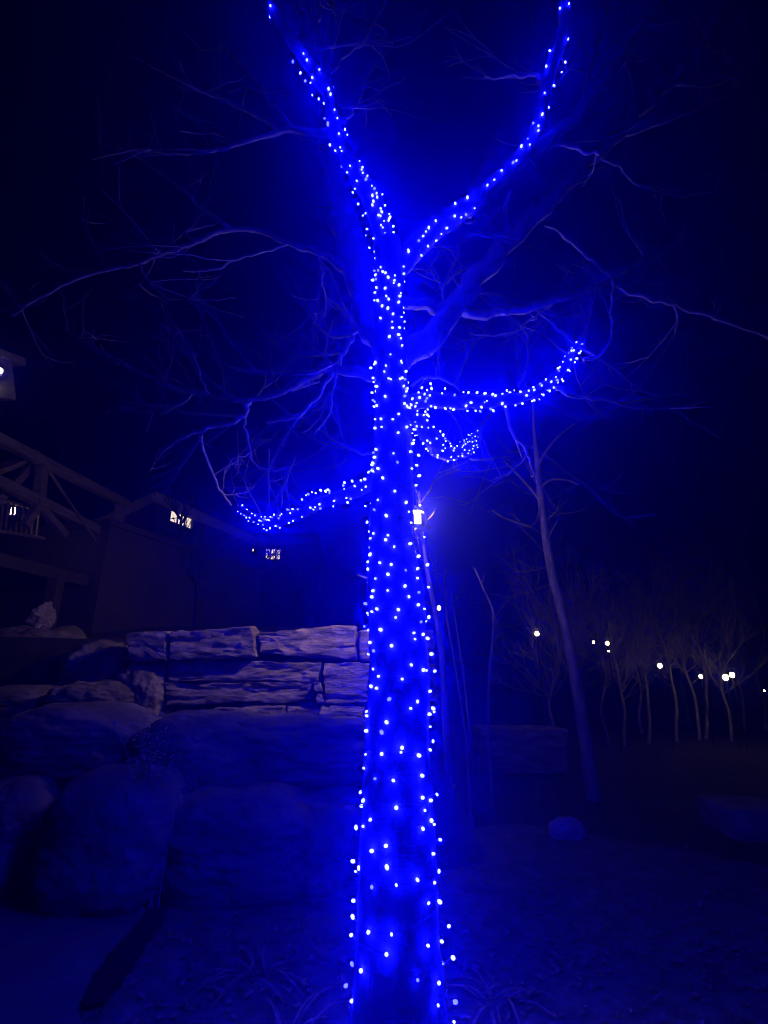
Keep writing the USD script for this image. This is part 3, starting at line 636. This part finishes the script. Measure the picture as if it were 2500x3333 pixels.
# the slab at the right
S0 = P(1700, 2475, 8.6)
def S(px, py): return on_plane(px, py, S0, n_w)
single('stone_slab', hewn([S(1560, 2372), S(1850, 2374), S(1850, 2520), S(1560, 2520)], -n_w, .7, 71, .03, (20, 8, 6)), M['stone'], 'long flat-topped stone slab between the lit trunk and the leaning tree', 'stone', smooth=35)
bk = [G(2395, 2735), G(2640, 2760)]
single('stone_block', hewn([bk[0] + [0, 0, .27], bk[1] + [0, 0, .3], bk[1] + [0, 0, -.1], bk[0] + [0, 0, -.1]], np.array([.1, 1, 0]), .7, 73, .03, (12, 8, 6)), M['boulder'], 'low squared block at the right edge of the bed', 'stone', smooth=35)
# boulders
def boulder(label, x0, x1, y0, y1, Y, dy, seed, mat='boulder', rough=.075, power=3.0, group='boulders of the left bank'):
    a, b = P(x0, (y0 + y1) / 2, Y), P(x1, (y0 + y1) / 2, Y)
    t, u = P((x0 + x1) / 2, y0, Y), P((x0 + x1) / 2, y1, Y)
    c = (a + b) / 2; c[1] += dy * .5
    u[2] = min(u[2], float(ground_z(c[0], c[1])) - .08); c[2] = (t[2] + u[2]) / 2
    return single('boulder', rock(c, (np.linalg.norm(b - a) / 2, dy, (t[2] - u[2]) / 2), seed, rough, power), M[mat], label, 'boulder', group, smooth=50)
boulder('long low boulder at the left edge under the ledge', -60, 470, 2296, 2560, 4.75, .5, 1)
boulder('rounded boulder behind the leafy shrub', 400, 880, 2318, 2640, 4.65, .5, 2)
boulder('pale round-shouldered boulder left of the path edge', 110, 570, 2505, 2960, 4.1, .42, 3)
boulder('flat-topped boulder under the right end of the stone wall', 700, 1200, 2335, 2560, 4.75, .5, 14, rough=.11, power=4.5)
boulder('broad low boulder left of the tree foot', 520, 1010, 2565, 2930, 4.25, .45, 4, rough=.09, power=3.6)
boulder('cracked boulder wedged behind the withered plant left of the tree foot', 860, 1230, 2600, 2900, 4.4, .4, 15, rough=.12, power=3.4)
boulder('dark boulder cut off by the left edge above the path', -160, 130, 2540, 2900, 4.3, .4, 5)
boulder('flat boulder resting on the left end of the stone wall', -80, 190, 2228, 2330, 5.9, .4, 6, group='boulders of the upper bank')
boulder('jagged dark boulder just left of the hewn stone blocks', 190, 430, 2090, 2330, 6.3, .4, 7, rough=.12, group='boulders of the upper bank')
boulder('dark rounded boulder filling the gap left of the lowest long wall block', 380, 545, 2150, 2330, 6.05, .3, 17, rough=.12, group='boulders of the upper bank')
boulder('dark low boulder between the jagged one and the ledge', 150, 400, 2215, 2330, 5.7, .3, 18, rough=.12, group='boulders of the upper bank')
boulder('mossy boulder high on the bank under the porch', -80, 240, 2040, 2260, 7.2, .5, 8, rough=.12, group='boulders of the upper bank')
single('pale_rock', rock(P(140, 2012, 8.2), (.2, .14, .26), 21, .3, 1.6), M['pale_stone'], 'small pale pointed rock on the bank below the porch', 'rock', smooth=40)
r_ = G(1858, 2745)
single('pale_rock', rock(r_ + [0, .1, .06], (.17, .12, .13), 23, .14, 2.4), M['pale_stone'], 'small pale rock right of the leaning tree foot', 'rock', smooth=40)

# ------------------------------------------------------------------ timber porch on the left
d_p = np.array([0.115, 1.0, 0]); d_p /= np.linalg.norm(d_p)
n_p = np.array([d_p[1], -d_p[0], 0])
K0 = np.array([-5.9, 6.8, 0])
def K(px, py, out=0.0): return on_plane(px, py, K0 + n_p * out, n_p)
porch = thing('timber_porch', 'timber framed porch with braced posts high on the left', 'porch', (K0[0], K0[1], float(ground_z(*K0[:2]))))
bm = lambda n, a, b, w, h, out=0.0, o2=None: part(porch, n, beam(K(*a, out), K(*b, out if o2 is None else o2), w, h), M['timber'])
bm('eave_beam', (-90, 1385), (410, 1640), .16, .16)
bm('tie_beam', (-90, 1527), (128, 1632), .14, .17)
bm('tie_beam', (128, 1632), (345, 1738), .14, .17)
bm('post', (140, 1502), (124, 1650), .15, .15, .01)
bm('brace', (124, 1648), (80, 1712), .12, .12, .02)
bm('brace', (130, 1648), (212, 1742), .12, .12, .02)
bm('tension_rod', (142, 1506), (312, 1762), .035, .035, .09)
bm('brace', (118, 1500), (-20, 1640), .12, .12, -.25)
bm('post', (392, 1640), (375, 1790), .16, .16, -.02)
pb = K(124, 1655); pg = float(ground_z(pb[0], pb[1]))
bm('rafter', (127, 1478), (-80, 1560), .13, .13, -.12, -1.2)
bm('rail', (-60, 1612), (142, 1662), .06, .05, -.35)
bm('rail', (-60, 1720), (142, 1752), .06, .05, -.35)
for q in range(11):
    x = -40 + q * 17
    bm('baluster', (x, 1618 + (x + 40) * .247), (x - 12, 1722 + (x + 40) * .16), .03, .03, -.35)
# deck and the posts that carry it
a, b = K(-120, 1790), K(400, 1890)
dz = min(a[2], b[2])
for t in (0.05, .5, .95):
    q = a * (1 - t) + b * t
    part(porch, 'post', beam([q[0], q[1], float(ground_z(q[0], q[1])) - .1], [q[0], q[1], dz - .1], .2, .2), M['siding'])
dk = (a + b) / 2 - n_p * 1.3
part(porch, 'deck', box((dk[0], dk[1], dz), (2.6, np.linalg.norm((b - a)[:2]), .2), -math.atan2(d_p[0], d_p[1])), M['siding'])
# the porch lamp behind the balusters
pc = K(42, 1664, -.6)
pl = thing('porch_lamp', 'small warm lamp glowing behind the porch balusters', 'lamp', pc)
gl = trimesh.creation.revolve(np.array([(.001, -.07), (.03, -.06), (.04, 0), (.028, .06), (.001, .065)]), sections=14); gl.apply_translation(pc)
part(pl, 'lamp_glass', gl, M['small'], True)
part(pl, 'bracket', beam(pc + [0, 0, .066], pc + [-.02, .1, .3], .02, .02), M['metal'])
# upper gable end with its floodlight at the left edge
ug = thing('gable_post', 'grey boxed eave end cut off by the left edge', 'building', K(20, 1220, .1))
part(ug, 'post', beam(K(-15, 1160, .1), K(0, 1300, .1), .3, .3), M['timber'])
part(ug, 'cap', beam(K(-30, 1150, .1), K(52, 1180, .1), .34, .12), M['timber'])
fc = K(-1, 1206, .42)
fl = thing('floodlight', 'white floodlight on the boxed eave end at the left edge', 'lamp', fc)
part(fl, 'lamp_glass', rock(fc, (.038, .038, .038), 3, .02, 2), M['flood'], True)
part(fl, 'housing', beam(fc + [-.06, .05, .03], fc + [-.2, .12, .1], .12, .12), M['metal'])

# ------------------------------------------------------------------ the house beyond
d_h = np.array([1.3, 4.0, 0]); d_h /= np.linalg.norm(d_h)
n_h = np.array([d_h[1], -d_h[0], 0])
H0 = np.array([-6.1, 12.5, 0])
def H(px, py, out=0.0): return on_plane(px, py, H0 + n_h * out, n_h)
hz0 = float(ground_z(-6.1, 12.5)) - .3
c_top = H(515, 1612)
EZ = c_top[2]
house = thing('house', 'dark house with a pale eave board over one wide lit window', 'house', (H0[0], H0[1], hz0))
def on_wall(s, z, out=0.0): return H0 + d_h * s + n_h * out + np.array([0, 0, z])
LEN, DEP = 5.2, 6.0
def slab8(pts_bottom, pts_top):
    v = np.vstack([pts_bottom, pts_top]); m = trimesh.convex.convex_hull(v)
    return np.array(m.vertices), np.array(m.faces)
foot4 = [on_wall(.35, 0, -.35), on_wall(LEN, 0, -.35), on_wall(LEN, 0, -DEP), on_wall(.35, 0, -DEP)]
lowz = 3.0
wl = part(house, 'wall', slab8([q + [0, 0, hz0] for q in foot4], [foot4[0] + [0, 0, EZ - .12], foot4[1] + [0, 0, EZ - .12], foot4[2] + [0, 0, EZ - 1.9], foot4[3] + [0, 0, EZ - 1.9]]), M['siding'])
# mono-pitched roof falling to the back, its front edge a pale fascia
r4 = [on_wall(-.1, EZ, 0), on_wall(LEN + .3, EZ, 0), on_wall(LEN + .3, EZ - 2.0, -DEP - .4), on_wall(-.1, EZ - 2.0, -DEP - .4)]
rf = part(house, 'roof', slab8([q + [0, 0, -.03] for q in r4], [q + [0, 0, .1] for q in r4]), M['shingle'])
part(house, 'fascia', beam(on_wall(-.14, EZ - .1, .03), on_wall(LEN + .3, EZ - .1, .03), .05, .3), M['fascia'])
part(house, 'fascia', beam(on_wall(-.14, EZ - .1, -.02), on_wall(-.14, EZ - .1 - .62, -1.9), .05, .26), M['fascia'])
part(house, 'bracket', beam(on_wall(-.1, EZ - .55, -1.5), on_wall(.3, EZ - 1.2, -1.5), .08, .08), M['fascia'])
def window(px0, py0, px1, py1, n, rows, w_in=-.30):
    a, b = H(px0, py0, w_in), H(px1, py1, w_in)
    sa, sb = (a - H0) @ d_h, (b - H0) @ d_h
    zt, zb = a[2], b[2]
    fr = part(house, 'window', join([beam(on_wall(sa - .05, z, w_in), on_wall(sb + .05, z, w_in), .08, .09) for z in (zt + .045, zb - .045)] + [beam(on_wall(s, zb, w_in), on_wall(s, zt, w_in), .09, .08) for s in (sa - .045, sb + .045)]), M['siding'])
    W_, Hh = (sb - sa) / n, (zt - zb) / rows
    for i in range(n):
        for j in range(rows):
            x0, x1 = sa + i * W_ + .02, sa + (i + 1) * W_ - .02
            z0, z1 = zb + j * Hh + .02, zb + (j + 1) * Hh - .02
            q = [on_wall(x0, z0, w_in), on_wall(x1, z0, w_in), on_wall(x1, z1, w_in), on_wall(x0, z1, w_in)]
            q2 = [u - n_h * .02 for u in q]
            part(fr, 'pane', slab8(q, q2), M['pane'])
    mu = [beam(on_wall(sa + i * W_, zb, w_in + .005), on_wall(sa + i * W_, zt, w_in + .005), .05, .05) for i in range(1, n)] + [beam(on_wall(sa, zb + j * Hh, w_in + .005), on_wall(sb, zb + j * Hh, w_in + .005), .035, .035) for j in range(1, rows)]
    part(fr, 'muntins', join(mu), M['siding'])
window(556, 1660, 620, 1722, 3, 1)
FY = 20.0
fh = P(880, 1860, FY)
far_house = thing('house', 'far dark gabled house with two lit windows behind the drooping lit branch', 'house', (fh[0], FY, float(ground_z(fh[0], FY))))
x0, x1 = P(770, 1830, FY)[0], P(985, 1830, FY)[0]
ze = P(880, 1772, FY)[2]; zr = P(880, 1735, FY + 2.5)[2]; zb = float(ground_z(fh[0], FY)) - .2
part(far_house, 'wall', slab8([(x0, FY, zb), (x1, FY, zb), (x1, FY + 5, zb), (x0, FY + 5, zb)], [(x0, FY, ze), (x1, FY, ze), (x1, FY + 5, ze), (x0, FY + 5, ze)]), M['siding'])
part(far_house, 'roof', slab8([(x0 - .3, FY - .3, ze + .003), (x1 + .3, FY - .3, ze + .003), (x1 + .3, FY + 5.3, ze + .003), (x0 - .3, FY + 5.3, ze + .003)], [(x0 - .3, FY + 2.5, zr), (x1 + .3, FY + 2.5, zr)]), M['shingle'])
for px0, py0, px1, py1, n, m in ((866, 1787, 912, 1822, 3, 2), (803, 1774, 828, 1796, 2, 2)):
    a, b = P(px0, py0, FY), P(px1, py1, FY)
    fr = part(far_house, 'window', join([beam((a[0] - .05, FY - .02, z), (b[0] + .05, FY - .02, z), .07, .08) for z in (a[2] + .04, b[2] - .04)] + [beam((x, FY - .02, b[2]), (x, FY - .02, a[2]), .08, .07) for x in (a[0] - .04, b[0] + .04)]), M['siding'])
    for i in range(n):
        for j in range(m):
            w, h = (b[0] - a[0]) / n, (a[2] - b[2]) / m
            part(fr, 'pane', box((a[0] + w * (i + .5), FY - .015, b[2] + h * (j + .5)), (w - .05, .02, h - .05)), M['pane'])
# lower stone wing in front of the house
Q0 = np.array([-5.2, 9.6, 0]); 
def Qp(s, z, out=0.0): return Q0 + d_h * s + n_h * out + np.array([0, 0, z])
qt = on_plane(362, 1692, Q0, n_h)
s0 = (qt - Q0) @ d_h
zt = qt[2]
wing = thing('stone_wing', 'low brownish wing of the house behind the stone wall', 'building', Qp(s0, hz0))
zq = float(ground_z(*Qp(s0, 0)[:2])) - .3
f4 = [Qp(s0, 0), Qp(s0 + 5.5, 0), Qp(s0 + 5.5, 0, -3), Qp(s0, 0, -3)]
M['wing'] = noise_mat('wing_stucco', (.03, .024, .024), (.055, .043, .042), 1.2, .9, .5, 14, .02)
part(wing, 'wall', slab8([q + [0, 0, zq] for q in f4], [q + [0, 0, zt - .12] for q in f4]), M['wing'])
part(wing, 'coping', slab8([Qp(s0 - .08, zt - .118, .08), Qp(s0 + 5.6, zt - .118, .08), Qp(s0 + 5.6, zt - .118, -3.1), Qp(s0 - .08, zt - .118, -3.1)], [Qp(s0 - .08, zt, .08), Qp(s0 + 5.6, zt, .08), Qp(s0 + 5.6, zt, -3.1), Qp(s0 - .08, zt, -3.1)]), M['wing'])

# ------------------------------------------------------------------ bare trees and lamps across the right background
def bare(label, px, py_top, Y, seed, spread, name='bare_tree', px0=None, n_limb=9, group='bare trees in the right background', thick=1.0):
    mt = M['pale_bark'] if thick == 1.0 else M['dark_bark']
    n_limb = int(n_limb * 1.6)
    g = np.random.default_rng(seed)
    top = P(px, py_top, Y); b0 = P(px0 or px, 2180, Y)
    f0 = np.array([b0[0], Y, float(ground_z(b0[0], Y)) - .05])
    Hh = top[2] - f0[2]
    n = 26
    pts = np.array([f0 + (top - f0) * t + np.array([math.sin(t * 7 + seed) * .2 + math.sin(t * 15 + seed * 2) * .07, math.cos(t * 4 + seed) * .1, 0]) * Hh * .2 * min(1, t * 3) for t in np.linspace(0, 1, n)])
    r0 = .008 * Hh + .014
    th = thing(name, label, 'tree', f0, group)
    part(th, 'trunk', tube(pts, np.linspace(r0, .012, n), 7), mt, True)
    global tw
    tw = []
    def br(p, d, L, r, depth):
        m = 6; q = [p]; d = d / np.linalg.norm(d)
        for i in range(m):
            d = d + g.normal(0, .13, 3) + np.array([0, 0, .07]); d /= np.linalg.norm(d)
            q.append(q[-1] + d * L / m)
        q = np.array(q)
        tw.append(tube(q, np.linspace(r, max(.4 * r, .0028 * thick), m + 1), 3 if depth else 4, cap=False))
        if depth < 2:
            for i in range(6 if depth == 0 else 4):
                br(q[g.integers(1, m + 1)], d + g.normal(0, .6, 3), L * g.uniform(.35, .6), r * .55, depth + 1)
    for k in range(n_limb):
        t = g.uniform(.35, .98)
        p = pts[int(t * (n - 1))]
        a = g.uniform(0, 2 * math.pi)
        d = np.array([math.cos(a), math.sin(a), g.uniform(.5, 1.4)])
        br(p, d, spread * Hh * g.uniform(.22, .4) * (1.15 - t * .5), .006 * thick + .0016 * Hh, 0)
    part(th, 'crown', join(tw), mt, kind='stuff')
bare('dense twiggy bare shrub right behind the leaning tree', 1790, 1925, 10.0, 3, 1.5, 'bare_tree', 1790, 18)
bare('brushy bare shrub whose twigs cross the leaning tree from the right', 1890, 1935, 10.6, 21, 1.3, 'bare_tree', 1870, 15)
bare('low spreading bare tree just right of the leaning tree', 1930, 1950, 12.5, 4, 1.1, 'bare_tree', 1950, 14)
bare('low bare tree behind the pair of small lamps', 2040, 1965, 14, 5, 1.0, 'bare_tree', 2060, 14)
bare('upright bare tree over the single round lamp', 2140, 1890, 12.5, 6, .95, 'bare_tree', 2165, 16)
bare('wavy pale bare tree left of the bright pair of lamps', 2285, 1870, 13, 7, .9, 'bare_tree', 2255, 14)
bare('twiggy bare tree filling the dark gap above the pair of small lamps', 1985, 1975, 12.0, 31, 1.3, 'bare_tree', 2000, 15)
bare('bushy bare tree between the pair of small lamps and the single round lamp', 2085, 1940, 12.4, 32, 1.2, 'bare_tree', 2075, 16)
bare('leaning bare tree just left of the wavy pale one', 2215, 1925, 12.8, 33, 1.2, 'bare_tree', 2235, 15)
bare('bushy bare tree right behind the brightest pair of lamps', 2345, 1950, 12.6, 34, 1.2, 'bare_tree', 2335, 16)
bare('thin bare tree above the bright pair of lamps', 2390, 1960, 14.5, 8, .9, 'bare_tree', 2380, 12)
bare('faint bare tree near the right edge', 2460, 1900, 15, 9, .9, 'bare_tree', 2450, 12)
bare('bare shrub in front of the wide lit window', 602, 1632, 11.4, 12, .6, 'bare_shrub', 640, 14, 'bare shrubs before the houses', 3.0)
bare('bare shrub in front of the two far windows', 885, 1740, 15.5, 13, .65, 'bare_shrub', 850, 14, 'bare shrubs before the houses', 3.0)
bare('tall faint bare tree far behind the others', 2220, 1820, 17, 10, .9, 'bare_tree', 2210, 16)
def far_lamp(label, px, py, Y, r, mat='far'):
    r = r * .6
    c = P(px, py, Y)
    th = thing('path_lamp', label, 'lamp', (c[0], c[1], float(ground_z(c[0], c[1]))), 'lamps across the right background')
    part(th, 'lamp_glass', rock(c, (r, r, r * 1.1), 1, .0, 2, 2), M[mat], True)
    gz = float(ground_z(c[0], c[1])) - .05
    if c[2] - r * 1.1 > gz + .1:
        part(th, 'post', tube(np.array([[c[0], c[1], gz], [c[0], c[1], c[2] - r * 1.08]]), .012, 8), M['black'])
    part(th, 'cap', tube(np.array([[c[0], c[1], c[2] + r * 1.12], [c[0], c[1], c[2] + r * 1.5]]), [r * .8, r * .2], 10), M['black'])
far_lamp('round yellowish lamp left of the leaning tree top shrub', 1748, 2063, 9.0, .06)
far_lamp('left lamp of the small pair right of the leaning tree', 1932, 2090, 11.3, .045)
far_lamp('right lamp of the small pair right of the leaning tree', 1977, 2094, 11.0, .06)
far_lamp('tiny lamp just under the small pair', 1981, 2120, 11.0, .03)
far_lamp('single round lamp under the upright bare tree', 2148, 2167, 11.2, .075)
far_lamp('small lamp left of the brightest pair', 2281, 2202, 11.6, .06)
far_lamp('left globe of the brightest pair at the right', 2362, 2205, 11.4, .1)
far_lamp('right globe of the brightest pair at the right', 2383, 2197, 11.4, .085)
far_lamp('tiny lamp at the right edge', 2488, 2248, 12, .03)
far_lamp('small orange lamp beside the bowed stem', 1429, 1979, 7.5, .05, 'small')

# ------------------------------------------------------------------ plants and litter
def leaf_quad(c, L, w, g, up=.4):
    d = g.normal(0, 1, 3); d[2] = abs(d[2]) * up; d /= np.linalg.norm(d)
    s = np.cross(d, [0, 0, 1.0]); s /= max(np.linalg.norm(s), 1e-6)
    n = np.cross(s, d)
    v = np.array([c, c + d * L * .35 + s * w + n * w * .4, c + d * L * .5 - n * w * .1, c + d * L * .35 - s * w + n * w * .4, c + d * L])
    return v, np.array([(0, 1, 2), (0, 2, 3), (1, 4, 2), (2, 4, 3)])
g = np.random.default_rng(77)
shrub_c = P(520, 2500, 4.15)
sh = thing('leafy_shrub', 'small leafy shrub spilling over the boulders below the wall', 'shrub', (shrub_c[0], 4.2, .0))
lv, stems = [], []
for k in range(16):
    tip = P(g.uniform(360, 640), g.uniform(2330, 2560), g.uniform(3.95, 4.3))
    q = resample(np.array([[shrub_c[0] + g.normal(0, .12), 4.05, .0], (shrub_c + tip) / 2 + g.normal(0, .05, 3), tip]), 10)
    stems.append(tube(q, np.linspace(.006, .002, 10), 4))
    for j in range(26):
        c = q[g.integers(4, 10)] + g.normal(0, .05, 3)
        lv.append(leaf_quad(c, g.uniform(.025, .05), g.uniform(.009, .017), g))
part(sh, 'stems', join(stems), M['twig'])
part(sh, 'leaves', join(lv), M['shrub'], kind='stuff')
# dry grass along the ledge at the foot of the wall
bl = []
for k in range(1500):
    q = P(g.uniform(470, 1010), 2305, g.uniform(5.35, 5.9))
    z0 = float(ground_z(q[0], q[1]))
    b0 = np.array([q[0], q[1], z0 - .01])
    h = g.uniform(.04, .13); t = b0 + [g.normal(0, .04), g.normal(0, .04), h]
    s = np.array([g.normal(0, .002), g.normal(0, .002), 0]); s = s / max(np.linalg.norm(s), 1e-6) * .0022
    bl.append((np.array([b0 - s, b0 + s, (b0 + t) / 2 + s * .7 + [0, 0, h * .1], t]), np.array([(0, 1, 2), (0, 2, 3)])))
single('dry_grass', join(bl), M['grass'], 'dry grass tufts along the ledge under the hewn stone blocks', 'grass', kind='stuff')
# arching blades of withered plants round the tree foot
def clump(label, x, y, n, L, seed):
    g = np.random.default_rng(seed)
    z0 = float(ground_z(x, y))
    th = thing('withered_plant', label, 'plant', (x, y, z0), 'withered plants in the bed')
    for k in range(n):
        a = g.uniform(0, 2 * math.pi); l = L * g.uniform(.6, 1.1)
        p = np.array([x + g.normal(0, .04), y + g.normal(0, .04), z0 - .01]); d = np.array([math.cos(a) * .5, math.sin(a) * .5, 1.0])
        pts = [p]
        for i in range(9):
            d = d + np.array([math.cos(a) * .16, math.sin(a) * .16, -.22]); d /= np.linalg.norm(d)
            p = p + d * l / 9; pts.append(p)
        pts = np.array(pts); pts[:, 2] = np.maximum(pts[:, 2], z0 + .006)
        s = np.array([-math.sin(a), math.cos(a), 0]); w = .0075 * np.sin(np.linspace(.35, math.pi * .98, 10))
        v = np.vstack([pts - s * w[:, None], pts + s * w[:, None] , pts + np.array([0, 0, -.004])])
        f = []
        for i in range(9):
            f += [(i, i + 1, 20 + i + 1), (i, 20 + i + 1, 20 + i), (20 + i, 20 + i + 1, 10 + i + 1), (20 + i, 10 + i + 1, 10 + i)]
        part(th, 'blade', (v, np.array(f)), M['leaf'], True)
clump('withered plant with arching blades just left of the tree foot', -.42, 2.75, 16, .5, 1)
clump('withered plant left of the tree foot nearer the boulders', -.7, 3.3, 15, .45, 2)
clump('low withered plant right of the tree foot', .55, 3.1, 15, .4, 3)
lit = []
for k in range(3000):
    x, y = g.uniform(-1.4, 3.2), g.uniform(1.3, 5.5)
    if x < -1.0 and y < 4 and g.uniform() < .6: continue
    z = max(float(ground_z(x, y)), .034 if y < 4.6 else 0) + .004
    lit.append(leaf_quad(np.array([x, y, z]), g.uniform(.03, .075), g.uniform(.009, .022), g, .25))
single('fallen_leaves', join(lit), M['leaf'], 'dry fallen leaves scattered over the planting bed round the tree', 'leaves', kind='stuff')

# ------------------------------------------------------------------ added thin blue mist standing in for lens glow round the lights
hz = trimesh.creation.box((150, 150, 60)); hz.apply_translation((0, 50, 29.0))
hm = usdkit.material(stage, '/World/Looks/glow_mist', {'v': ('principled_volume', {'color': (.014, .018, .95), 'density': HAZE_DENSITY, 'anisotropy': HAZE_G})}, volume='v.volume')
hz = trimesh.creation.box((296, 270, 40)); hz.apply_translation((0, 84, 18.9))
single('haze', hz, hm, 'added thin blue mist standing in for lens glow round the lights', kind='stuff')
